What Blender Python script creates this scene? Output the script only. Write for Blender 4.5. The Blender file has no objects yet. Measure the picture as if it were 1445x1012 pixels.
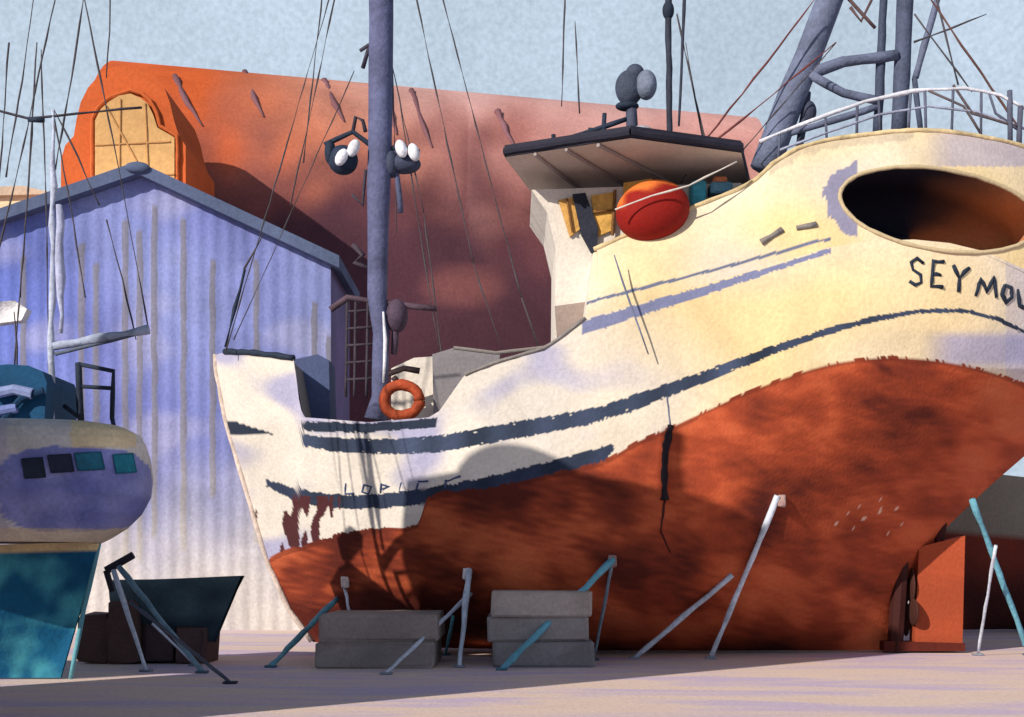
import bpy, math, random
from mathutils import Vector, noise
from mathutils.bvhtree import BVHTree
random.seed(4)
F=2000.0; CH=1.56
def P(px,py,d): return Vector(((px-722.5)/F*d, d-25.0, CH-(py-800)/F*d))
def gd(py): return CH*F/(py-800.0)
def lin(c):
    return tuple(((v/255.0)/12.92 if v/255.0<=0.04045 else ((v/255.0+0.055)/1.055)**2.4) for v in c)
def lerp(a,b,t): return a+(b-a)*t
def mix(a,b,t):
    t=max(0,min(1,t)); return tuple(a[i]+(b[i]-a[i])*t for i in range(3))
def sst(a,b,x):
    t=max(0,min(1,(x-a)/(b-a))); return t*t*(3-2*t)
def interp(pts,x):
    if x<=pts[0][0]: return pts[0][1]
    for i in range(len(pts)-1):
        if x<=pts[i+1][0]:
            a,b=pts[i],pts[i+1]
            return lerp(a[1],b[1],(x-a[0])/max(1e-6,b[0]-a[0]))
    return pts[-1][1]
def smooth_line(pts):
    out=[]
    n=len(pts)
    for i in range(n-1):
        p0=pts[max(0,i-1)];p1=pts[i];p2=pts[i+1];p3=pts[min(n-1,i+2)]
        m1=(p2[1]-p0[1])/max(1e-6,p2[0]-p0[0]); m2=(p3[1]-p1[1])/max(1e-6,p3[0]-p1[0])
        h=p2[0]-p1[0]
        for k in range(8):
            t=k/8
            y=(2*t**3-3*t**2+1)*p1[1]+(t**3-2*t**2+t)*h*m1+(-2*t**3+3*t**2)*p2[1]+(t**3-t**2)*h*m2
            out.append((p1[0]+h*t,y))
    out.append(pts[-1]); return out
def nz(x,y,z=0.0): return noise.noise(Vector((x,y,z)))

# ------------------------------------------------------------ materials
def wc(name,grain=13.0,wash=0.5,rough=0.8,bump=0.5,washamt=0.22,grit=0.16,color=None,color2=None,stretch=None):
    m=bpy.data.materials.new(name); m.use_nodes=True
    nt=m.node_tree; N=nt.nodes; L=nt.links; N.clear()
    out=N.new('ShaderNodeOutputMaterial'); b=N.new('ShaderNodeBsdfPrincipled')
    b.inputs['Roughness'].default_value=rough
    b.inputs['Specular IOR Level'].default_value=0.2
    L.new(b.outputs[0],out.inputs[0])
    tc=N.new('ShaderNodeTexCoord')
    if color is None:
        a=N.new('ShaderNodeVertexColor'); a.layer_name='Col'; base=a.outputs[0]
    else:
        a=N.new('ShaderNodeRGB'); a.outputs[0].default_value=(*color,1); base=a.outputs[0]
    n1=N.new('ShaderNodeTexNoise'); n1.inputs['Scale'].default_value=wash; n1.inputs['Detail'].default_value=5; n1.inputs['Roughness'].default_value=0.62; n1.inputs['Distortion'].default_value=0.7
    if stretch:
        mp=N.new('ShaderNodeMapping'); mp.inputs['Scale'].default_value=stretch
        L.new(tc.outputs['Object'],mp.inputs['Vector']); L.new(mp.outputs[0],n1.inputs['Vector'])
    else: L.new(tc.outputs['Object'],n1.inputs['Vector'])
    if color2:
        rr=N.new('ShaderNodeMapRange'); rr.inputs[1].default_value=.45; rr.inputs[2].default_value=.6
        L.new(n1.outputs[0],rr.inputs[0])
        mx=N.new('ShaderNodeMix'); mx.data_type='RGBA'; L.new(rr.outputs[0],mx.inputs[0]); L.new(base,mx.inputs[6]); mx.inputs[7].default_value=(*color2,1); base=mx.outputs[2]
    r1=N.new('ShaderNodeMapRange'); r1.inputs[1].default_value=0.33; r1.inputs[2].default_value=0.67; r1.inputs[3].default_value=1-washamt; r1.inputs[4].default_value=1+washamt*0.7
    L.new(n1.outputs[0],r1.inputs[0])
    n2=N.new('ShaderNodeTexNoise'); n2.inputs['Scale'].default_value=grain; n2.inputs['Detail'].default_value=3; n2.inputs['Roughness'].default_value=0.6
    L.new(tc.outputs['Object'],n2.inputs['Vector'])
    r2=N.new('ShaderNodeMapRange'); r2.inputs[1].default_value=0.3; r2.inputs[2].default_value=0.7; r2.inputs[3].default_value=1-grit; r2.inputs[4].default_value=1+grit
    L.new(n2.outputs[0],r2.inputs[0])
    mu=N.new('ShaderNodeMath'); mu.operation='MULTIPLY'; L.new(r1.outputs[0],mu.inputs[0]); L.new(r2.outputs[0],mu.inputs[1])
    vm=N.new('ShaderNodeVectorMath'); vm.operation='SCALE'; L.new(base,vm.inputs[0]); L.new(mu.outputs[0],vm.inputs['Scale'])
    L.new(vm.outputs[0],b.inputs['Base Color'])
    bp=N.new('ShaderNodeBump'); bp.inputs['Strength'].default_value=bump; bp.inputs['Distance'].default_value=0.5/grain
    L.new(n2.outputs[0],bp.inputs['Height']); L.new(bp.outputs[0],b.inputs['Normal'])
    return m
M_near=wc('painted_near',18,0.9,bump=.35,grit=.12)
M_boat=wc('painted_boat',16,0.55,rough=0.8,bump=.36,grit=.09,washamt=.16)
M_mid=wc('painted_steel_wall',11,0.35,bump=.3,grit=.12)
M_far=wc('rusty_vault',7,0.16,bump=0.28,washamt=0.28,grit=.11)
M_tube=wc('rigging_paint',14,1.6,rough=0.75,washamt=0.3)

class Part:
    def __init__(s): s.v=[];s.f=[];s.c=[]
    def add(s,vs,fs,col):
        o=len(s.v); s.v+= [tuple(p) for p in vs]; s.f+=[tuple(i+o for i in f) for f in fs]
        if isinstance(col,list): s.c+=col
        else: s.c+=[col]*len(vs)
    def grid(s,rows,cols):
        n=len(rows[0]); vs=[p for r in rows for p in r]; cc=[c for r in cols for c in r]
        fs=[(i*n+j,i*n+j+1,(i+1)*n+j+1,(i+1)*n+j) for i in range(len(rows)-1) for j in range(n-1)]
        s.add(vs,fs,cc)
    def tube(s,pts,r,col,jit=0.12,sides=8,seg=None):
        pts=[Vector(p) for p in pts]
        if not isinstance(r,(list,tuple)): r=[r]*len(pts)
        P2=[];R2=[]
        for i in range(len(pts)-1):
            L=(pts[i+1]-pts[i]).length; k=max(1,min(14,int(L/(seg or max(0.25,r[i]*3)))))
            for j in range(k): P2.append(pts[i].lerp(pts[i+1],j/k)); R2.append(lerp(r[i],r[i+1],j/k))
        P2.append(pts[-1]);R2.append(r[-1])
        vs=[];n=len(P2)
        for i,p in enumerate(P2):
            t=(P2[min(n-1,i+1)]-P2[max(0,i-1)])
            if t.length<1e-6: t=Vector((0,0,1))
            t.normalize()
            a=t.orthogonal() if i==0 else (aprev-t*aprev.dot(t))
            if a.length<1e-5: a=t.orthogonal()
            a.normalize(); aprev=a; b=t.cross(a)
            rr=R2[i]*(1+jit*random.uniform(-1,1))
            q=p+(a*random.uniform(-1,1)+b*random.uniform(-1,1))*R2[i]*jit
            for k in range(sides):
                th=2*math.pi*k/sides; vs.append(q+a*math.cos(th)*rr+b*math.sin(th)*rr)
        fs=[(i*sides+k,i*sides+(k+1)%sides,(i+1)*sides+(k+1)%sides,(i+1)*sides+k) for i in range(n-1) for k in range(sides)]
        fs.append(tuple(range(sides))[::-1]); fs.append(tuple((n-1)*sides+k for k in range(sides)))
        s.add(vs,fs,col)
    def ball(s,c,rx,ry,rz,col,nu=24,nv=14,rot=0.0,colf=None):
        vs=[];cc=[]
        for i in range(nv+1):
            ph=math.pi*i/nv
            for j in range(nu):
                th=2*math.pi*j/nu
                x,y,z=rx*math.sin(ph)*math.cos(th),ry*math.sin(ph)*math.sin(th),rz*math.cos(ph)
                x,z=x*math.cos(rot)-z*math.sin(rot),x*math.sin(rot)+z*math.cos(rot)
                vs.append(Vector(c)+Vector((x,y,z))); cc.append(colf(x,y,z) if colf else col)
        fs=[(i*nu+j,i*nu+(j+1)%nu,(i+1)*nu+(j+1)%nu,(i+1)*nu+j) for i in range(nv) for j in range(nu)]
        s.add(vs,fs,cc)
    def prism(s,poly,dy,col,colb=None):
        n=len(poly); vs=[Vector(p) for p in poly]+[Vector(p)+Vector((0,dy,0)) for p in poly]
        fs=[tuple(range(n)),tuple(range(2*n-1,n-1,-1))]+[(i,(i+1)%n,n+(i+1)%n,n+i) for i in range(n)]
        s.add(vs,fs,col)
    def box(s,x0,x1,y0,y1,z0,z1,col,bev=0.03,jit=0.0):
        b=bev; vs=[];
        prof=[(x0+b,z0),(x1-b,z0),(x1,z0+b),(x1,z1-b),(x1-b,z1),(x0+b,z1),(x0,z1-b),(x0,z0+b)]
        cx,cz=(x0+x1)/2,(z0+z1)/2
        rings=[(y0,b),(y0+b,0),(y1-b,0),(y1,b)]
        for y,ins in rings:
            for (x,z) in prof:
                xx=x+(ins if x<cx else -ins); zz=z+(ins if z<cz else -ins)
                vs.append((xx+random.uniform(-jit,jit),y+random.uniform(-jit,jit),zz+random.uniform(-jit,jit)))
        fs=[(i*8+k,i*8+(k+1)%8,(i+1)*8+(k+1)%8,(i+1)*8+k) for i in range(3) for k in range(8)]
        fs+=[tuple(range(8))[::-1],tuple(range(24,32))]
        s.add(vs,fs,col)
    def build(s,name,mat,parent=None,smooth=False):
        me=bpy.data.meshes.new(name); me.from_pydata(s.v,[],s.f); me.update()
        ca=me.color_attributes.new('Col','FLOAT_COLOR','POINT')
        flat=[]
        for c in s.c: flat+=[max(0.0,c[0]),max(0.0,c[1]),max(0.0,c[2]),1.0]
        ca.data.foreach_set('color',flat)
        me.materials.append(mat)
        if smooth: me.polygons.foreach_set('use_smooth',[True]*len(me.polygons))
        o=bpy.data.objects.new(name,me); bpy.context.collection.objects.link(o)
        if parent: o.parent=parent
        return o
    def bvh(s): return BVHTree.FromPolygons(s.v,s.f)
def empty(name):
    e=bpy.data.objects.new(name,None); bpy.context.collection.objects.link(e); return e
CAM=Vector((0,-25,CH))
def surf(bv,px,py,off=0.02,fb=24):
    d=(P(px,py,20)-CAM).normalized()
    h=bv.ray_cast(CAM,d)
    if h[0] is None: return P(px,py,fb) if fb else None
    return h[0]-d*off
def C(r,g,b): return lin((r,g,b))
NAVY=C(38,48,66); SLATE=C(104,112,138); WHITE=C(216,208,199); CREAM=C(226,202,152)
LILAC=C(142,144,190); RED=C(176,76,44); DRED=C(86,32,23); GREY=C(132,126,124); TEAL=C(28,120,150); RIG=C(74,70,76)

# ============================================================ MAIN BOAT
boat=empty('fishing_boat')
A=[(295,503),(318,497),(360,499),(414,506),(418,530),(423,575),(430,589),(520,596),(605,589),(620,580),(655,530),(700,512),(770,492),(800,470),(825,450),(900,428),(1000,400),(1100,370),(1170,349),(1230,340),(1290,338),(1340,343),(1390,355),(1445,380),(1500,415),(1600,470)]
R=smooth_line([(340,800),(372,792),(400,778),(440,766),(480,752),(540,744),(590,738),(604,702),(680,690),(760,672),(850,650),(900,622),(940,605),(1000,577),(1060,550),(1140,521),(1190,509),(1250,503),(1300,505),(1350,512),(1400,524),(1445,541),(1500,568),(1600,620)])
K=[(380,860),(410,885),(440,906),(600,914),(900,919.5),(1600,919.5)]
T2=smooth_line([(800,366),(838,352),(940,308),(1000,284),(1060,258),(1095,228),(1135,206),(1200,193),(1290,184),(1360,189),(1445,207),(1600,262)])
XLp=[(490,304),(520,305),(600,320),(700,350),(790,376),(860,408),(905,440),(930,450)]
XRp=[(300,1600),(520,1600),(560,1545),(640,1450),(690,1392),(740,1340),(780,1306),(840,1275),(920,1252)]
def hb(u,v):
    e=lerp(.6,1.1,v); ln=lerp(.30,.46,v)
    Bb=math.sin(math.pi/2*min(1,u/ln))**e
    st=lerp(.74,.5,v); t=max(0,(u-st)/(1-st)); Bs=max(0,1-t**2.2)**lerp(.5,.9,v)
    if v<.55: S=.94+.06*(v/.55)
    else:
        w=(v-.55)/.45; S=max(0,1-w**4.5)**.75
    return max(0.06,3.0*Bb*Bs*S)
stripe1=smooth_line([(420,621),(470,627),(540,630),(620,626),(700,612),(800,594),(850,583),(940,552),(1030,518),(1110,487),(1200,459),(1270,444),(1340,438),(1400,448),(1445,468),(1600,540)])
th1=[(420,9),(620,12),(900,11),(1000,8.5),(1150,5),(1300,3),(1450,3)]
stripe2=smooth_line([(376,682),(420,698),(460,706),(520,708),(600,700),(700,682),(780,662),(850,641),(866,632)])
th2=[(376,5),(420,9),(600,11),(800,12),(850,11),(866,6)]
def paint(px,py):
    wob=2.4*nz(px*.06,py*.06,3)+1.6*nz(px*.3,py*.3,5)
    c=WHITE
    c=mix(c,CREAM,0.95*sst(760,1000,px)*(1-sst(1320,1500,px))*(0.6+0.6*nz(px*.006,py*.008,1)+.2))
    c=mix(c,LILAC,0.75*sst(0.02,0.4,nz(px*.011,py*.016,9))*(1-sst(700,1000,px)))  # lilac shading patches painted into the white, here and on the next line
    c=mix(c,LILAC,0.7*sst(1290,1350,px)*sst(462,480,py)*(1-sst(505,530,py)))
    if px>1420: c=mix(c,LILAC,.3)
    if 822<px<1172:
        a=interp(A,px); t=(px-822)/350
        if a+2<py+wob<a+lerp(22,8,t): c=mix(LILAC,SLATE,.6)  # rub rail shadow painted as a violet band
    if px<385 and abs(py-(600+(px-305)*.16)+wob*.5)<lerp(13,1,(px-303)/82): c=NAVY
    if 426<px<616 and abs(py+wob-interp([(426,602),(520,604),(616,596)],px))<6.5: c=NAVY
    if px>426:
        th=interp(th1,px)
        if abs(py+wob*.9-interp(stripe1,px))<th and (nz(px*.12,py*.35,2)>-.5 or abs(py-interp(stripe1,px))<th*.6): c=mix(NAVY,C(70,82,110),.4+nz(px*.02,0,1))
    if 376<px<866 and abs(py+wob-interp(stripe2,px))<interp(th2,px): c=mix(C(52,62,88),NAVY,.5+nz(px*.03,3,1))
    rt=interp(R,px)
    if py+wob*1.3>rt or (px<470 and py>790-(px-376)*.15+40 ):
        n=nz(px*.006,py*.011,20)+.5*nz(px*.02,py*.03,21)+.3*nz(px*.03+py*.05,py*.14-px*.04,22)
        c=mix(RED,DRED,.24+1.0*n+.3*(1-sst(500,1100,px))+.12*sst(600,900,py)); c=mix(c,C(200,104,66),max(0,-n*1.1))  # random paint tone, plus a left and low bias painting the hull shadow darker
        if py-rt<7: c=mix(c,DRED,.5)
        if 1160<px<1290 and 675<py<760 and abs(py-(905-px*.14)+20*nz(px*.02,3))<26 and nz(px*.13,py*.2,50)>.56: c=C(222,186,166)
    elif px<480 and py>700 and nz(px*.09,py*.022,7)>.22-(.25 if 395<px<470 else -.2): c=mix(DRED,NAVY,.3)
    return c
hull=Part(); NU=520; NV=190
rows=[];cols=[];pix=[]
for i in range(NV+1):
    v=i/NV; row=[];cr=[];pr=[]
    for j in range(NU+1):
        u=j/NU; px=lerp(305,1600,u)
        for _ in range(5):
            a,r,k=interp(A,px),interp(R,px),interp(K,px)
            py=lerp(a,r,v/.5) if v<.5 else lerp(r,k,(v-.5)/.5)
            px=lerp(interp(XLp,py),interp(XRp,py),u)
        d=26-hb(u,v); p=P(px,py,d)
        if p.z<0.03: p.z=0.03
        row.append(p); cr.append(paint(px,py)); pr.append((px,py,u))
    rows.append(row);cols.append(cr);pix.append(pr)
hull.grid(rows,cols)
mir=[[Vector((p.x,2-p.y,p.z)) for p in r] for r in rows]
hull.grid([r[::4] for r in mir[::5]],[c[::4] for c in cols[::5]])
hull.grid([[p+Vector((0,0,-.05)) for p in rows[0][::4]],[p+Vector((0,0,-.05)) for p in mir[0][::4]]],[[GREY]*len(rows[0][::4])]*2)
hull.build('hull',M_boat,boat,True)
HB=hull.bvh()
js=[j for j in range(NU+1) if pix[0][j][0]>=824]
up=Part(); NW=60; HC=(1326,296); HR=(142,57); HA=math.radians(9)
def inhole(px,py,g=0):
    dx,dy=px-HC[0],py-HC[1]; x=dx*math.cos(HA)+dy*math.sin(HA); y=-dx*math.sin(HA)+dy*math.cos(HA)
    return (x/(HR[0]+g))**2+(y/(HR[1]+g))**2<1
def upd(u,w): return 26-hb(u,0)*(1-.14*w*w)
vs=[];cc=[];pp=[]
for i in range(NW+1):
    w=i/NW
    for j in js:
        px,py0,u=pix[0][j]; t=interp(T2,px); py=lerp(py0,t,w)
        vs.append(P(px+ (12*w if px<840 else 0),py,upd(u,w))); pp.append((px,py))
        wob=3*nz(px*.05,py*.05,3)+2*nz(px*.3,py*.3,5)
        c=mix(WHITE,CREAM,.45+.9*nz(px*.006,py*.01,31)+.35*sst(1000,1150,px))
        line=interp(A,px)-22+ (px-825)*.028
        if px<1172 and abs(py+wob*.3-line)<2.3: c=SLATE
        if 1150<px<1210 and inhole(px,py,22+wob*2) : c=mix(LILAC,GREY,.5)
        if px>1290 and py<235: c=mix(c,LILAC,.55*sst(1290,1350,px))
        if 1085<px<1290 and py<t+14+wob*2: c=mix(c,GREY,.35)
        cc.append(c)
n=len(js); fs=[]
for i in range(NW):
    for k in range(n-1):
        q=(i*n+k,i*n+k+1,(i+1)*n+k+1,(i+1)*n+k)
        mx=sum(pp[a][0] for a in q)/4; my=sum(pp[a][1] for a in q)/4
        if not inhole(mx,my): fs.append(q)
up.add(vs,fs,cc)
far=[Vector((p.x,2-p.y,p.z)) for p in vs]
fi=[ (i*n+k,i*n+k+1,(i+1)*n+k+1,(i+1)*n+k) for i in range(NW) for k in range(n-1)]
up.add(far,fi,cc)
top=vs[NW*n:]; topf=far[NW*n:]
up.grid([top,topf],[[GREY]*n]*2)
lw=[vs[i*n] for i in range(0,NW+1,6)]; lf=[far[i*n] for i in range(0,NW+1,6)]
up.grid([lw,lf],[[WHITE]*len(lw)]*2)
up.build('whaleback',M_boat,boat,True)
lip=Part()
def udist(px,py):
    a=interp(A,px); t=interp(T2,px); w=(a-py)/max(1,(a-t)); u=(px-305)/(1600-305); return upd(u,max(0,min(1,w)))
pts=[]
for k in range(61):
    th=2*math.pi*k/60; x=HR[0]*math.cos(th);y=HR[1]*math.sin(th)
    px=HC[0]+x*math.cos(HA)-y*math.sin(HA); py=HC[1]+x*math.sin(HA)+y*math.cos(HA)
    pts.append(P(px,py,udist(px,py)-.0))
lip.tube(pts,.036,mix(CREAM,GREY,.45),jit=.15,seg=9)
rowsi=[];colsi=[]
for q in range(9):
    s=q/8; row=[];cr=[]
    for k,p in enumerate(pts):
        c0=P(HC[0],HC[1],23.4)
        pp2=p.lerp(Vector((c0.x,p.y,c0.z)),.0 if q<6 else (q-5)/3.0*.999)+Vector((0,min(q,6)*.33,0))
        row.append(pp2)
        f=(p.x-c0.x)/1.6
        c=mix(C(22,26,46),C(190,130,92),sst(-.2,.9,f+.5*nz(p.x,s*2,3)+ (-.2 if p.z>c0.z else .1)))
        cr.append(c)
    rowsi.append(row);colsi.append(cr)
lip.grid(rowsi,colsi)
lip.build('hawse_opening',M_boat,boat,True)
cap=Part()
cap.tube([P(px,interp(A,px)-1,26-hb((px-305)/1295,0)) for px in range(318,416,8)],.055,NAVY)
cap.tube([P(px,interp(A,px)-1,26-hb((px-305)/1295,0)) for px in range(656,830,10)],.03,GREY)
cap.tube([P(px,interp(T2,px),udist(px,interp(T2,px))) for px in range(838,1590,12)],.04,mix(CREAM,GREY,.25))
cap.tube([P(interp(XLp,y),y,26-.06) for y in range(500,906,15)],.05,mix(WHITE,RED,.2))
cap.build('rails',M_tube,boat,True)
rud=Part()
rud.prism([P(1297,772,25.7),P(1362,756,25.7),P(1358,915,25.7),P(1330,919,25.7),P(1290,919,25.7)],.35,C(160,72,44))
rud.tube([P(1275,740,25.75),P(1262,918,25.75)],[.16,.14],C(60,26,24))
rud.tube([P(1345,560,25.9),P(1325,780,25.9)],.1,C(60,26,24))
rud.prism([P(1248,905,25.6),P(1362,908,25.6),P(1362,919,25.6),P(1248,919,25.6)],.6,DRED)
for k in range(4):
    a=k*math.pi/2+.5; c0=P(1282,850,26.0); t=Vector((0,math.cos(a),math.sin(a)))
    rud.ball(c0+t*.35,.05,.15+.2*abs(t.y),.15+.2*abs(t.z),C(70,40,34))
rud.build('rudder',M_boat,boat)
let=Part()
def strokes(seq,r=.035,col=NAVY,part=let,bv=HB):
    for s_ in seq: part.tube([surf(bv,x,y,.0) for x,y in s_],r,col,jit=.25,seg=.08,sides=6)
strokes([[(1303,372),(1294,364),(1285,370),(1288,381),(1299,388),(1300,399),(1291,403),(1283,397)],
 [(1332,370),(1317,369),(1314,404),(1330,405)],[(1315,387),(1328,388)],
 [(1345,374),(1354,392),(1368,378)],[(1354,392),(1352,412)],
 [(1377,418),(1384,392),(1392,412),(1402,392),(1406,420)],
 [(1418,402),(1413,416),(1419,428),(1428,420),(1427,406),(1418,402)],[(1436,408),(1438,432),(1450,436),(1452,414)],
 [(1462,440),(1464,418),(1476,424),(1466,432),(1480,446)]],r=.034)
strokes([[(488,682),(487,697),(500,696)],[(514,684),(511,694),(520,697),(524,687),(514,684)],[(538,682),(537,696)],[(538,684),(550,686),(540,690)],
 [(566,681),(563,694),(573,694)],[(590,682),(586,695)],[(590,680),(604,679)],[(630,677),(628,690)],[(628,680),(650,672)]],r=.018,col=C(70,84,120))
strokes([[(946,600),(937,650),(938,706)]],r=.06,col=C(34,28,36))
strokes([[(941,560),(946,600)]],r=.015,col=SLATE)
strokes([[(938,706),(932,750),(946,780)]],r=.02,col=C(70,30,26))
let.build('name_lettering',M_tube,boat,True)
fp=Part()
for x0,y0,x1,y1 in [(1074,342,1104,324),(1124,322,1152,316)]:
    fp.tube([P(x0,y0,udist(x0,y0)-.01),P((x0+x1)/2,(y0+y1)/2,udist(x0,y0)-.01),P(x1,y1,udist(x1,y1)-.01)],.05,GREY,jit=.2)
fp.build('freeing_ports',M_tube,boat,True)
dk=Part()
dk.prism([P(412,508,25.4),P(448,500,25.4),P(464,508,25.4),P(466,600,25.4),P(416,600,25.4)],.9,C(78,90,128))
dk.prism([P(340,520,25.6),P(420,515,25.6),P(420,600,25.6),P(345,600,25.6)],.9,C(78,90,128))
dk.prism([P(552,520,24.6),P(584,505,24.6),P(612,503,24.6),P(614,600,24.6),P(552,600,24.6)],1.6,WHITE)
dk.prism([P(610,500,24.2),P(640,491,24.2),P(706,498,24.2),P(700,530,24.2),P(655,540,24.2),P(612,600,24.2)],2.0,C(130,126,132))
dk.tube([P(640,491,24.2),P(700,498,24.2),P(770,490,24.2)],.03,GREY)
dk.prism([P(783,432,24.2),P(826,426,24.2),P(822,476,24.2),P(786,474,24.2)],.1,C(150,134,128))
dk.build('deck_boxes',M_boat,boat)
lr=Part(); cx,cy=567,565
lr.tube([P(cx+25*math.cos(t*math.pi/12),cy+22*math.sin(t*math.pi/12),24.0) for t in range(25)],.095,C(160,70,42),jit=.08,sides=12,seg=.1)
lr.tube([P(548,528,24),P(570,520,24),P(592,524,24)],.05,C(60,48,50))
lr.tube([P(555,532,24),P(560,538,24)],.05,C(60,48,50))
lr.build('life_ring',M_tube,boat,True)
wh=Part()
wz=24.35
wh.prism([P(750,268,wz),P(1046,258,wz),P(1046,440,wz),P(835,505,wz),P(783,505,wz),P(784,350,wz),P(772,300,wz)],2.6,WHITE)
wh.build('wheelhouse_walls',M_boat,boat)
ww=Part()
def pane(part,poly,d,col,dy=.05): part.prism([P(x,y,d) for x,y in poly],dy,col)
pane(ww,[(788,282),(813,278),(820,322),(804,334)],wz-.06,C(206,158,88))
pane(ww,[(834,276),(866,271),(866,324),(842,334)],wz-.06,C(206,160,84))
pane(ww,[(808,274),(826,272),(844,322),(842,358),(834,356),(820,330)],wz-.12,C(42,46,60),.08)
pane(ww,[(880,258),(920,252),(925,280),(880,290)],wz-.06,C(228,170,84))
ww.tube([P(868,268,wz-.1),P(864,332,wz-.1)],.03,C(120,84,50))
ww.tube([P(800,280,wz-.1),P(808,328,wz-.1)],.02,C(120,84,50))
ww.tube([P(837,300,wz-.1),P(866,296,wz-.1)],.02,C(120,84,50))
ww.build('windows',M_tube,boat)
rf=Part()
z=CH+605/F*22.5
def rp(px,d,dz=0): return Vector(((px-722.5)/F*d,d-25,z+dz))
poly=[rp(890,22.5),rp(712,23.55),rp(752,25.9),rp(1060,25.9),rp(1046,23.3)]
rf.add(poly,[(0,1,2,3,4)],C(200,186,178))
rf.add([p+Vector((0,0,.01)) for p in poly]+[p+Vector((0,0,.2)) for p in poly],[(i,(i+1)%5,5+(i+1)%5,5+i) for i in range(5)]+[(5,6,7,8,9)],C(44,44,58))
for a,b in [(0,1),(0,4)]: rf.tube([poly[a]+Vector((0,0,.09)),poly[b]+Vector((0,0,.09))],.07,C(40,40,54))
for t in (.25,.5,.75): rf.tube([poly[0].lerp(poly[1],t)-Vector((0,0,.03)),poly[3].lerp(poly[2],t)-Vector((0,0,.03))],.03,C(150,140,140))
rf.build('wheelhouse_roof',M_boat,boat)
fl=Part()
def redf(x,y,z_): return mix(C(140,26,20),C(226,120,54),sst(.22,.42,z_-x*.35+.35*nz(x*3,z_*3,1)))
fl.ball(P(921,298,23.5),.62,.45,.5,None,nu=40,nv=24,rot=.25,colf=redf)
fl.tube([P(868,296,23.0),P(920,276,22.95),P(972,262,23.0),P(1040,228,23.2)],.016,C(210,204,198),jit=.4)
fl.build('net_float',M_boat,boat,True)
cr=Part()
cr.box(P(976,0,23.9).x,P(997,0,23.9).x,-1.1,-.7,P(0,296,23.9).z,P(0,254,23.9).z,C(60,140,160))
cr.box(P(1003,0,23.9).x,P(1034,0,23.9).x,-1.1,-.7,P(0,272,23.9).z,P(0,256,23.9).z,C(90,136,160))
cr.box(P(1008,0,23.9).x,P(1028,0,23.9).x,-1.0,-.7,P(0,256,23.9).z,P(0,246,23.9).z,C(200,120,80))
cr.build('fish_crates',M_tube,boat)
ra=Part(); D=24.0
ra.tube([P(893,198,D),P(890,130,D)],.09,C(70,76,96))
ra.ball(P(888,124,D),.24,.2,.3,C(70,78,98)); ra.ball(P(896,104,D),.16,.16,.16,C(70,78,98)); ra.ball(P(912,120,D-.1),.18,.2,.25,C(118,128,150))
ra.ball(P(905,186,D),.2,.15,.1,C(160,160,172)); ra.ball(P(885,150,D),.2,.15,.08,NAVY)
ra.tube([P(802,196,D),P(884,168,D)],.045,NAVY); ra.tube([P(853,160,D),P(850,204,D)],.04,NAVY); ra.tube([P(781,190,D),P(783,212,D)],.04,NAVY)
ra.tube([P(830,182,D),P(900,190,D)],.03,NAVY)
ra.tube([P(943,-30,D),P(945,200,D)],[.06,.045],C(50,54,70)); ra.tube([P(967,-30,D),P(958,178,D)],[.03,.02],C(50,54,70))
ra.ball(P(943,15,D),.1,.1,.16,NAVY)
ra.ball(P(1037,212,D),.16,.1,.1,NAVY)
ra.build('radar_scanner',M_tube,boat,True)
ga=Part(); G=C(100,108,134); D=25.2
ga.tube([P(1182,-30,D),P(1078,240,D)],[.24,.27],G,jit=.05,sides=12)
ga.tube([P(1248,-30,D),P(1238,190,D)],[.07,.09],C(64,72,94)); ga.tube([P(1279,-30,D),P(1268,195,D)],[.16,.14],C(76,84,108),jit=.05)
ga.tube([P(1130,108,D-.1),P(1190,88,D-.1),P(1266,78,D-.1)],.1,G)
ga.tube([P(1142,104,D-.15),P(1190,132,D-.15),P(1240,142,D-.15)],.08,G); ga.tube([P(1110,190,D-.1),P(1240,150,D-.1)],.06,G)
ga.tube([P(1328,-20,D),P(1292,110,D)],.06,G); ga.tube([P(1140,130,D),P(1128,210,D)],.07,C(60,64,84)); ga.ball(P(1141,158,D),.14,.14,.2,C(60,64,84))
ga.tube([P(1290,110,D),P(1300,190,D)],.05,C(70,78,100))
ga.tube([P(1200,10,D),P(1215,30,D),P(1230,0,D)],.03,C(90,70,70)); ga.tube([P(1190,-10,D),P(1235,40,D)],.03,C(90,70,70))
ga.build('gantry_mast',M_tube,boat,True)
br=Part(); D=24.0; W=C(206,208,220)
top_=[(1072,200),(1150,168),(1220,144),(1290,128),(1360,124),(1410,134),(1446,152),(1500,170)]
mid_=[(1100,212),(1170,186),(1240,162),(1310,150),(1380,158),(1446,182)]
br.tube([P(x,y,D) for x,y in top_],.033,W,jit=.3); br.tube([P(x,y,D) for x,y in mid_],.022,C(150,156,180))
for x,y0,y1 in [(1100,190,232),(1165,165,205),(1210,150,196),(1240,140,190),(1285,130,188),(1305,128,188),(1345,125,190),(1385,128,196),(1425,128,205),(1440,150,212)]:
    br.tube([P(x,y0,D),P(x+random.uniform(-3,3),y1,D)],.024 if x<1420 else .05,C(84,88,108))
br.tube([P(1310,128,D),P(1360,150,D),P(1385,190,D)],.025,C(90,80,84)); br.tube([P(1345,120,D),P(1372,160,D),P(1440,180,D)],.025,C(90,80,84))
br.tube([P(1395,130,D),P(1405,160,D),P(1440,186,D)],.025,C(84,88,108))
br.build('bow_railing',M_tube,boat,True)
ma=Part(); D=25.0
ma.tube([P(538,-30,D),P(536,210,D),P(532,420,D),P(538,470,D),P(536,560,D),P(530,592,D)],[.22,.21,.18,.15,.14,.2],C(88,92,126),jit=.05,sides=14)
ma.tube([P(541,440,D-.16),P(544,480,D-.16),P(541,540,D-.16)],[.02,.04,.02],W)
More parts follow.
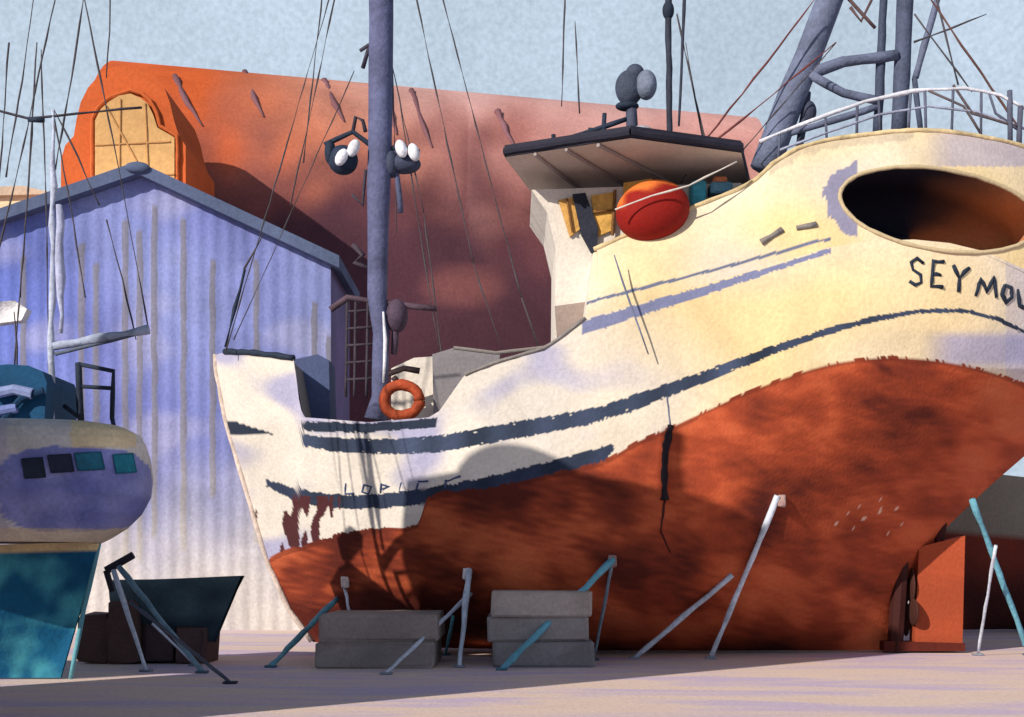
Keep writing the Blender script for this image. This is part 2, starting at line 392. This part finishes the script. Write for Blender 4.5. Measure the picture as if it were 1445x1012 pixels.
ma.tube([P(458,205,D),P(498,186,D),P(535,214,D)],.05,NAVY); ma.tube([P(540,225,D),P(560,205,D),P(592,214,D)],.05,NAVY)
ma.ball(P(484,226,D),.27,.22,.26,C(40,50,72),rot=-.5); ma.ball(P(570,232,D),.3,.2,.17,C(60,66,88)); ma.ball(P(466,215,D),.1,.15,.22,NAVY); ma.ball(P(552,232,D),.14,.2,.24,C(60,66,88))
for x,y,r_ in [(482,222,-.5),(499,209,-.4),(566,210,.3),(584,215,.3)]: ma.ball(P(x,y,D-.25),.1,.09,.16,C(220,222,232),rot=r_)
ma.tube([P(498,186,D),P(502,165,D),P(512,170,D),P(516,186,D)],.035,C(60,56,70))
ma.tube([P(512,96,D),P(520,70,D),P(532,64,D)],.04,C(60,56,70)); ma.tube([P(508,72,D),P(520,64,D),P(532,70,D)],.035,C(60,56,70));ma.tube([P(533,15,D),P(550,45,D),P(546,90,D)],.03,C(60,56,70))
ma.tube([P(556,214,D),P(566,300,D)],.05,C(84,88,118)); ma.tube([P(497,275,D),P(512,290,D),P(516,240,D)],.03,C(60,56,70))
ma.tube([P(498,345,D),P(512,360,D),P(500,370,D),P(526,380,D)],.045,C(70,60,72)); ma.tube([P(466,437,D),P(490,420,D),P(520,424,D),P(560,430,D),P(616,436,D)],.055,C(84,68,80))
for x in (490,502,519): ma.tube([P(x,425,D),P(x-2,560,D)],.025,C(66,58,68))
for y in range(440,560,24): ma.tube([P(488,y,D),P(532,y-3,D)],.025,C(66,58,68))
ma.ball(P(560,446,D),.2,.2,.3,C(78,64,82)); ma.tube([P(560,430,D),P(556,500,D)],.06,C(78,64,82))
ma.build('main_mast',M_tube,boat,True)
rg=Part()
def L_(x1,y1,x2,y2,d1=25,d2=25,r=.012,c=RIG): 
    a,b=P(x1,y1,d1),P(x2,y2,d2); m=(a+b)/2-Vector((0,0,(a-b).length*.004)); rg.tube([a,m,b],r,c,jit=.6,seg=.3,sides=5)
for l in [(476,-20,410,290),(470,-20,318,496),(584,-20,668,372),(620,-20,736,420),(540,30,598,300),(598,300,626,520),(668,372,710,500),(455,-10,428,230),
          (500,100,330,480),(552,40,560,330),(812,30,818,160),(798,-20,792,150),(560,120,620,500),(736,420,760,490)]: L_(*l)
for l in [(1165,-20,962,240,C(110,60,60)),(1180,60,1002,205,C(110,60,60)),(955,20,1002,232,RIG),(1000,200,960,258,RIG),(968,60,992,200,RIG),(1300,-20,1442,186,C(100,70,66)),(1290,20,1372,130,RIG),(1318,-20,1352,120,RIG),(1392,20,1290,60,RIG),(1045,215,1180,60,RIG)]:
    L_(*l[:4],24.6,24.6,.015,l[4])
L_(345,380,318,490,25.5,25.6,.03,NAVY); L_(345,380,372,330,25.5,25.5,.015)
L_(866,360,915,500,23.0,22.9,.016,SLATE)  # slate strand standing in for the mast shadow on the hull
rg.build('rigging',M_tube,boat,True)

# ============================================================ STANDS & BLOCKS
def stand(legs,cap=None):
    e=empty('boat_stand'); p=Part()
    for (x1,y1,x2,y2,col,r,*rest) in legs:
        top=surf(HB,x1,y1,.05) if not rest else P(x1,y1,rest[0])
        if y2>=912: bot=P(x2,y2,gd(y2)); bot.z=.02
        else: bot=P(x2,y2,gd(930))
        p.tube([top,bot],[r,r*.8],col,jit=.2)
        if y2>=912: p.box(bot.x-.09,bot.x+.09,bot.y-.08,bot.y+.08,.004,.035,mix(col,NAVY,.6),bev=.008)
    if cap: 
        c=surf(HB,cap[0],cap[1],.05); p.box(c.x-.07,c.x+.07,c.y-.05,c.y+.05,c.z-.12,c.z+.08,cap[2],bev=.02,jit=.012)
    p.build('legs',M_tube,e,True); return e
PW=C(198,206,222); PT=C(106,166,186)
stand([(475,845,382,942,PT,.05),(487,830,505,935,PW,.03)],(487,820,C(225,205,200)))
stand([(662,805,648,942,PW,.05),(664,838,545,952,PW,.035),(640,870,628,925,PT,.035)],(659,808,C(220,215,218)))
stand([(866,790,708,946,PT,.06),(864,795,838,932,C(120,134,150),.03)],(864,790,C(150,120,116)))
stand([(1034,812,895,930,PW,.05)])
stand([(1098,700,1003,930,PW,.05)],(1102,705,C(170,140,136)))
stand([(1372,705,1452,925,PT,.05,23.5),(1405,770,1380,925,PW,.03,23.5)])
def blocks(x0,x1,y0,y1,name,cols_):
    e=empty(name); q=Part(); d=gd(y1); z1=CH-(y0-800)/F*d; X0,X1=(x0-722.5)/F*d,(x1-722.5)/F*d
    k=len(cols_); yy=d-25
    zz=0.004
    for i,c in enumerate(cols_):
        h=(z1-.004)/k; o=random.uniform(-.05,.05)
        q.box(X0+o,X1+o,yy+random.uniform(0,.06),yy+2.3,zz,zz+h-.006,c,bev=.03,jit=.015)
        zz+=h
    q.build('blocks',M_near,e); return e
blocks(445,614,868,944,'concrete_block_stack',[C(142,132,130),C(150,138,134)])
blocks(692,836,834,942,'concrete_block_stack',[C(134,128,130),C(144,136,136),C(168,156,150)])

def ghull(part,stern,bow,B,z0,zs,zb,rake,colf,N=60,Mv=24,pw=2.2):
    stern=Vector(stern);bow=Vector(bow); ax=(bow-stern); ax.z=0; Ln=ax.length; ax.normalize(); sd=Vector((ax.y,-ax.x,0))
    for sgn in (1,-1):
        rows=[];cs=[]
        for i in range(Mv+1):
            v=i/Mv; row=[];cr=[]
            for j in range(N+1):
                t=j/N; zt=lerp(zs,zb,t**pw); zz=lerp(zt,z0,v)
                l=(Ln-rake*v)*t
                w=B/2*(1-max(0,(t-.35)/.65)**2.2)**lerp(.7,1.3,v)*lerp(.8,1,min(1,t/.3))*max(0,(1-v**2.4))**.6
                w=max(w,.03)
                row.append(Vector((stern.x,stern.y,0))+ax*l+sd*sgn*w+Vector((0,0,zz))); cr.append(colf(t,v))
            rows.append(row);cs.append(cr)
        part.grid(rows,cs)
        if sgn==1: r0=rows
        else:
            part.grid([r0[0],rows[0]],[cs[0]]*2)
            part.grid([[r[0] for r in r0],[r[0] for r in rows]],[[c[0] for c in cs]]*2)
tb=empty('motor_sailer'); d=19.7
th=Part()
def tealc(t,v):
    n=nz(t*14,v*3,4)+.5*nz(t*40,v*8,4)
    c=mix(C(14,88,128),C(70,156,174),.3+n*1.5)
    if v<.07: c=CREAM
    return c
bx=P(142,765,d)
ghull(th,(bx.x-8,bx.y,0),(bx.x,bx.y,0),2.6,0.02,1.75,P(0,765,d).z,.55,tealc,N=160,Mv=40)
th.tube([P(140,765,d),P(118,860,d),P(100,958,d)],.035,C(100,160,176))
th.build('hull',M_near,tb,True)
cb=Part(); rows=[];cs=[]
prof=[(766,136,.86),(760,148,.92),(745,172,.98),(725,192,1.04),(700,205,1.1),(672,208,1.12),(645,204,1.1),(625,198,1.05),(612,190,.98),(603,172,.86),(598,140,.66),(596,80,.35),(595.5,20,.04)]
DC=18.9; yc=DC-25
pf=[]
for i in range(len(prof)-1):
    for k in range(7):
        t=k/7; pf.append(tuple(lerp(prof[i][q],prof[i+1][q],t) for q in range(3)))
pf.append(prof[-1])
nu=220
XC=P(-120,0,DC).x
for (py0,pr,wd) in pf:
    Z=P(0,py0,DC).z; a=P(pr,0,DC).x-XC; row=[];cr=[]
    for j in range(nu+1):
        th_=2*math.pi*j/nu; cth,sth=math.cos(th_),math.sin(th_)
        X=XC+a*math.copysign(abs(cth)**.62,cth); Y=yc+wd*1.15*math.copysign(abs(sth)**.62,sth)
        dd=Y+25; px=X/dd*F+722.5; py=800-(Z-CH)/dd*F
        w_=4*nz(px*.05,py*.05,2)
        c=C(216,210,206)
        ex=(abs((px-104)/112))**3+(abs((py-690)/60))**3
        if ex<1+w_*.03: c=mix(C(118,124,190),C(152,156,210),.4+nz(px*.02,py*.03,8))
        elif px<12: c=mix(WHITE,LILAC,.4)
        if py<632 and 100<px<192: c=mix(c,C(236,206,136),.6)
        if py>746: c=mix(c,CREAM,.5)
        row.append(Vector((X,Y,Z))); cr.append(c)
    rows.append(row);cs.append(cr)
cb.grid(rows,cs); CB=cb.bvh(); cb.build('cabin',M_near,tb,True)
wn=Part()
def patch(part,bv,x0,x1,y0,y1,col,n=6,sk=5):
    rows=[[surf(bv,lerp(x0,x1,j/n)+sk*(i/n-.5),lerp(y0,y1,i/n)-2*(j/n),.02) for j in range(n+1)] for i in range(n+1)]
    part.grid(rows,[[mix(col,NAVY,.3*random.random()) for _ in range(n+1)] for _ in range(n+1)])
    edge=rows[0]+[r[-1] for r in rows[1:]]+rows[-1][-2::-1]+[r[0] for r in rows[-2::-1]]
    part.tube(edge,.01,mix(col,NAVY,.4),seg=5)
patch(wn,CB,33,62,648,675,C(44,54,72)); patch(wn,CB,70,102,643,667,C(50,54,78)); patch(wn,CB,108,145,640,664,C(42,110,134)); patch(wn,CB,162,190,642,668,C(34,128,150))
wn.build('windows',M_near,tb)
cp=Part(); d2=19.2
cp.prism([P(-40,600,d2),P(-40,520,d2),P(10,514,d2),P(40,516,d2),P(60,524,d2),P(66,540,d2),P(62,600,d2)],1.4,C(22,72,110))
cp.tube([P(0,598,d2-.1),P(30,562,d2-.1),P(62,552,d2-.1)],.05,C(20,52,84)); cp.tube([P(-10,556,d2-.1),P(20,550,d2-.1),P(46,556,d2-.1)],.08,C(130,144,190)); cp.tube([P(-10,582,d2-.1),P(24,576,d2-.1)],.07,C(110,124,180))
cp.build('canvas_dodger',M_near,tb)
mt=Part(); d3=19.6
mt.tube([P(76,155,d3),P(74,400,d3),P(72,610,d3)],[.03,.05,.05],C(176,184,208),jit=.35)
mt.tube([P(84,290,d3-.05),P(86,470,d3-.05)],.05,C(168,174,206),jit=.5)
mt.tube([P(76,490,d3),P(140,478,d3),P(210,464,d3)],.06,C(156,166,192),jit=.3); mt.tube([P(78,500,d3),P(208,468,d3)],.025,C(90,100,120))
mt.tube([P(-20,152,d3),P(40,168,d3),P(110,160,d3),P(200,152,d3)],.018,C(60,56,66),jit=.4); mt.tube([P(40,168,d3),P(62,170,d3)],.04,NAVY)
mt.tube([P(110,512,d3),P(114,600,d3)],.045,NAVY); mt.tube([P(110,514,d3),P(160,524,d3),P(158,590,d3)],.032,NAVY); mt.tube([P(112,545,d3),P(160,548,d3)],.03,NAVY); mt.tube([P(90,572,d3),P(112,590,d3)],.03,NAVY)
mt.tube([P(158,590,d3),P(162,606,d3)],.03,NAVY)
for l in [(50,-20,8,250),(12,60,-10,350),(52,60,28,420),(52,60,20,520),(76,155,140,290),(82,-20,-20,430),(115,-20,210,465),(155,-20,150,110),(150,310,192,480),(58,70,70,590),(20,440,24,540),(120,-20,78,240),(76,165,120,420)]:
    mt.tube([P(l[0],l[1],d3),P((l[0]+l[2])/2+2,(l[1]+l[3])/2,d3),P(l[2],l[3],d3)],.011,RIG,jit=.5,seg=.25,sides=5)
mt.prism([P(-30,428,d3),P(20,424,d3),P(38,436,d3),P(30,452,d3),P(-30,460,d3)],.2,C(220,220,228))
mt.build('mast_and_rigging',M_tube,tb,True)
sk=empty('skiff'); s=Part()
ghull(s,(P(175,0,23).x,-1.4,0),(P(342,0,22.6).x,-2.4,0),1.5,.35,1.35,1.42,.55,lambda t,v: mix(C(70,92,100),C(42,58,70),v+nz(t*5,v*3,2)))
s.build('hull',M_near,sk,True)
cd=Part()
for i in range(4):
    x0=lerp(-7.0,-4.9,i/4)
    cd.box(x0,x0+.53,-2.3+random.uniform(-.1,.1),-1.2,.01,1.0-.16*abs(i-1)+random.uniform(-.1,.05),mix(C(96,70,64),C(70,56,62),random.random()),bev=.04,jit=.04)
cd.tube([P(150,805,22),P(188,783,22)],.06,C(50,46,56)); cd.tube([P(150,805,22),P(158,835,22)],.05,C(50,46,56))
cd.build('cradle_timbers',M_near,sk)
stand([(160,805,206,948,PW,.04,21.6),(185,850,325,965,C(84,86,104),.03,21.4),(168,800,285,950,C(110,140,156),.045,21.7),(215,880,275,940,PW,.025,21.8)])

# ============================================================ BLUE SHED
hs=empty('corrugated_shed'); w=Part(); d=35.0
xa,xb=P(-75,0,d).x,P(467,0,d).x; apex=P(200,250,d); el=P(-75,345,d).z; er=P(467,376,d).z
NX=620; NZ=90; rows=[];cs=[]
stx=[random.uniform(0,1) for _ in range(200)]
for i in range(NZ+1):
    row=[];cr=[]
    for j in range(NX+1):
        X=lerp(xa,xb,j/NX)
        zt=lerp(el,apex.z,(X-xa)/(apex.x-xa)) if X<apex.x else lerp(apex.z,er,(X-apex.x)/(xb-apex.x))
        z_=lerp(0,zt,i/NZ)
        ph=X/.36; k=int(math.floor(ph))%200; fr=ph-math.floor(ph)
        y=10+.010*math.cos(2*math.pi*ph)
        c=mix(C(104,112,174),C(126,136,190),.5+1.2*nz(X*.35,z_*.3,1))
        c=mix(c,C(88,108,190),.6*(1-sst(-12.5,-9.5,X)))
        c=mix(c,C(160,160,192),.5*sst(.1,.5,nz(X*.5,z_*.9,12)))
        st=stx[k]; wv=.1*nz(X*3,z_*1.5,9)
        if st>.36 and .25+wv<fr<.68+wv and z_>1.2+2.5*stx[(k+7)%200] and z_<zt-.5-1.6*stx[(k+3)%200]: c=mix(c,C(114,112,124),.85)
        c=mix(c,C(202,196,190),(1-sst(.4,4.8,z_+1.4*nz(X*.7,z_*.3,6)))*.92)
        row.append(Vector((X,y,z_))); cr.append(c)
    rows.append(row);cs.append(cr)
w.grid(rows,cs); w.build('front_wall',M_mid,hs,True)
w=Part(); SL=C(80,92,122)
yb=14
w.add([(xb,10.03,0),(xb,yb,0),(xb,yb,er),(xb,10.03,er)],[(0,1,2,3)],C(110,100,140)); w.add([(xa,10.03,0),(xa,yb,0),(xa,yb,el),(xa,10.03,el)],[(0,1,2,3)],C(140,150,200))
w.add([(xa,yb,0),(xb,yb,0),(xb,yb,er),(apex.x,yb,apex.z),(xa,yb,el)],[(0,1,2,3,4)],C(140,150,200)); w.build('walls',M_mid,hs)
w=Part()
def slab(x0,z0,x1,z1,t=.3):
    w.prism([Vector((x0,9.6,z0)),Vector((x1,9.6,z1)),Vector((x1,9.6,z1+t)),Vector((x0,9.6,z0+t))],yb-9.3,SL)
sl=(er-apex.z)/(xb-apex.x); slab(apex.x,apex.z-.02,xb+.25,er+sl*.25); slL=(apex.z-el)/(apex.x-xa); slab(xa-.3,el-slL*.3,apex.x,apex.z-.02)
w.ball((apex.x,9.55,apex.z+.12),.3,.1,.13,SL)
w.build('roof',M_mid,hs)
# ============================================================ VAULTED RUST SHED
vs_=empty('vaulted_boat_shed'); v=Part(); rows=[];cs=[]
x0,y0=P(88,0,56).x,31.0; x1,y1=P(1105,0,64).x,39.0
prof=[]
H=P(0,62,62).z
for k in range(90):
    t=k/89
    if t<.3: prof.append((0,t/.3*9.5))
    else:
        a=(t-.3)/.7*math.pi/2*1.25; prof.append((9*(1-math.cos(a)),9.5+(H-9.5)*math.sin(a)))
NP=len(prof)
for i,(dy,z_) in enumerate(prof):
    row=[];cr=[]
    for j in range(321):
        t=j/320; X=lerp(x0,x1,t); Y=lerp(y0,y1,t)+dy
        dd=Y+25; px=X/dd*F+722.5; py=800-(z_-CH)/dd*F
        n=nz(px*.006,py*.008,40)+.5*nz(px*.02,py*.02,41)
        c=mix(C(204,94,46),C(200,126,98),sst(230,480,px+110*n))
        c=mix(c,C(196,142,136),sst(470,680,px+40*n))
        c=mix(c,C(206,176,176),.6*(1-sst(95,215,py+20*n))*sst(330,620,px))  # pale haze mixed into the colour of the upper vault
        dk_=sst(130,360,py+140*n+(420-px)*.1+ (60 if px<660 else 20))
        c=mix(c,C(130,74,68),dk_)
        c=mix(c,C(70,42,56),sst(230,410,py+90*n+70*sst(350,400,px)*(1-sst(650,740,px)))*.92)  # plum shading around the mast and lower down, painted into the vault
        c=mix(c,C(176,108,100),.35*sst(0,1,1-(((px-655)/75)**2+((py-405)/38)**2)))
        row.append(Vector((X,Y,z_))); cr.append(c)
    rows.append(row);cs.append(cr)
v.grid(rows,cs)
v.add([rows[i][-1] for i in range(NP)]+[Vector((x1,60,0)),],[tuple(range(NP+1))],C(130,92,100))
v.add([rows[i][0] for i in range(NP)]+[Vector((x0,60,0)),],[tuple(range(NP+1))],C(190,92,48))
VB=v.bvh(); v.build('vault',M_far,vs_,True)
v=Part()
for a in [(246,108,286,178),(345,100,372,165),(458,114,486,172),(580,128,610,208),(702,158,728,208),(545,130,560,190)]:
    s0,s1=None,surf(VB,a[2],a[3],.05,None); k=0
    while s0 is None and k<40:
        s0=surf(VB,a[0]+k*.5,a[1]+k*2,.05,None); k+=1
    if s0 and s1 and s0.z>s1.z:
        mid=surf(VB,(a[0]+a[2])/2,(a[1]+a[3])/2+5,.05,None) or s0.lerp(s1,.5)
        v.tube([s0,mid,s1],[.15,.13,.03],C(120,84,92),jit=.2)
if v.v: v.build('roof_ribs',M_far,vs_,True)
v=Part(); d=52
def Q(l,dd): return [P(x,y,dd) for x,y in l]
OR=C(200,94,46)
gs=[(86,225),(92,205),(104,192),(108,168),(114,144),(124,124),(138,108),(154,97),(172,91),(190,92),(206,98),(220,108),(232,124),(240,146),(246,172),(252,190),(262,206)]
v.prism(Q([(86,800)]+gs+[(262,800)],d),5,OR)
v.build('arched_gable',M_far,vs_)
v=Part(); v.prism(Q([(134,270),(134,170),(142,154),(154,143),(168,135),(184,132),(198,138),(208,146),(216,162),(222,180),(246,194),(246,270)],d-.2),.15,C(204,160,106))
for l in [(134,250,246,246),(134,205,240,200),(170,140,168,265),(205,146,210,265),(150,150,200,240)]: v.tube([P(l[0],l[1],d-.22),P(l[2],l[3],d-.22)],.035,C(190,142,92))
v.tube(Q([(130,270),(130,168),(138,152),(152,139),(184,127),(200,132),(212,142),(222,160),(226,178),(250,192),(250,270)],d-.1),.08,C(198,98,50))
v.build('arched_window',M_far,vs_)
fb=empty('distant_building'); q=Part(); q.prism(Q([(-200,800),(-200,272),(30,268),(62,272),(62,800)],66),10,C(222,204,170)); q.prism(Q([(-204,272),(30,262),(66,270),(66,274),(-204,280)],65.7),11,C(200,180,160)); q.build('walls',M_far,fb)
rb=empty('shadow_caster_boat'); q=Part()
ghull(q,(15.5,10,0),(7.6,8.5,0),4.2,.05,3.4,4.2,2.6,lambda t_,v_: mix(C(120,54,42),C(74,36,34),v_+nz(t_*5,v_*3,2)) if v_>.4 else C(134,130,120))
q.build('hull',M_boat,rb,True)

# ============================================================ UNSEEN BOAT to the left, shaped to cast shadow on the main hull
caster=empty('shadow_caster_boat')
q=Part()
ghull(q,(-9.0,-9.2,0),(-5.6,-13.2,0),3.0,.3,7.6,9.5,.3,lambda t_,v_: C(60,90,120) if v_<.5 else C(110,48,36),pw=1.0)
q.ball((-7.9,-10.9,8.2),1.15,1.15,1.15,WHITE)
q.tube([(-8.5,-9.9,0),(-8.5,-9.9,.6)],.35,GREY); q.tube([(-6.8,-11.9,0),(-6.8,-11.9,.6)],.35,GREY)
q.tube([(-6.7,-12.1,8),(-6.7,-12.1,10.5)],.14,WHITE)
q.build('hull',M_boat,caster,True)

g=bpy.data.meshes.new('ground'); g.from_pydata([(-600,-60,0),(600,-60,0),(600,1500,0),(-600,1500,0)],[],[(0,1,2,3)])
go=bpy.data.objects.new('ground',g); bpy.context.collection.objects.link(go)
gm=wc('ground_concrete',14,.5,rough=.9,washamt=.1,grit=.1,bump=.35,color=C(230,206,194),color2=C(198,180,204),stretch=(.5,1.6,1)); g.materials.append(gm)  # lavender stain blotches also put the shadow's violet into the ground colour

sd=Vector((-1.2,-1.3,.87)).normalized()
sun=bpy.data.lights.new('sun','SUN'); sun.energy=5; sun.angle=math.radians(.5); sun.color=(1,.91,.78)
so=bpy.data.objects.new('sun',sun); bpy.context.collection.objects.link(so); so.rotation_euler=sd.to_track_quat('Z','Y').to_euler()
wd=bpy.data.worlds.new('World'); bpy.context.scene.world=wd; wd.use_nodes=True
nt=wd.node_tree; bg=nt.nodes['Background']
sky=nt.nodes.new('ShaderNodeTexSky'); sky.sky_type='NISHITA'; sky.sun_disc=False
sky.sun_elevation=math.asin(sd.z); sky.sun_rotation=math.atan2(sd.x,sd.y)
tc=nt.nodes.new('ShaderNodeTexCoord'); n2=nt.nodes.new('ShaderNodeTexNoise'); n2.inputs['Scale'].default_value=300; n2.inputs['Detail'].default_value=3
nt.links.new(tc.outputs['Generated'],n2.inputs['Vector'])
n1=nt.nodes.new('ShaderNodeTexNoise'); n1.inputs['Scale'].default_value=6; n1.inputs['Detail'].default_value=5; nt.links.new(tc.outputs['Generated'],n1.inputs['Vector'])
r=nt.nodes.new('ShaderNodeMapRange'); r.inputs[1].default_value=.3; r.inputs[2].default_value=.7; r.inputs[3].default_value=.9; r.inputs[4].default_value=1.1
nt.links.new(n2.outputs[0],r.inputs[0])
r1=nt.nodes.new('ShaderNodeMapRange'); r1.inputs[1].default_value=.3; r1.inputs[2].default_value=.7; r1.inputs[3].default_value=.9; r1.inputs[4].default_value=1.1
nt.links.new(n1.outputs[0],r1.inputs[0])
mm=nt.nodes.new('ShaderNodeMath'); mm.operation='MULTIPLY'; nt.links.new(r.outputs[0],mm.inputs[0]); nt.links.new(r1.outputs[0],mm.inputs[1])
hz=nt.nodes.new('ShaderNodeMix'); hz.data_type='RGBA'; hz.inputs[0].default_value=.7
BGS=.07
nt.links.new(sky.outputs[0],hz.inputs[6]); hc=C(194,211,228); hz.inputs[7].default_value=(hc[0]/BGS,hc[1]/BGS,hc[2]/BGS,1)
# pale haze towards the horizon; clear sky takes over higher up
sx=nt.nodes.new('ShaderNodeSeparateXYZ'); nt.links.new(tc.outputs['Generated'],sx.inputs[0])
hr=nt.nodes.new('ShaderNodeMapRange'); hr.inputs[1].default_value=.38; hr.inputs[2].default_value=.55; hr.inputs[3].default_value=.97; hr.inputs[4].default_value=.0
nt.links.new(sx.outputs[2],hr.inputs[0]); nt.links.new(hr.outputs[0],hz.inputs[0])
vm=nt.nodes.new('ShaderNodeVectorMath'); vm.operation='SCALE'; nt.links.new(hz.outputs[2],vm.inputs[0]); nt.links.new(mm.outputs[0],vm.inputs['Scale'])
nt.links.new(vm.outputs[0],bg.inputs[0]); bg.inputs[1].default_value=BGS
cam=bpy.data.cameras.new('camera'); cam.sensor_width=36; cam.lens=36*F/1445; cam.shift_y=(800-506)/1445; cam.clip_end=4000
co=bpy.data.objects.new('camera',cam); bpy.context.collection.objects.link(co); co.location=CAM; co.rotation_euler=(math.pi/2,0,0)
sc=bpy.context.scene; sc.camera=co
sc.view_settings.view_transform='Standard'; sc.view_settings.look='None'; sc.view_settings.exposure=0
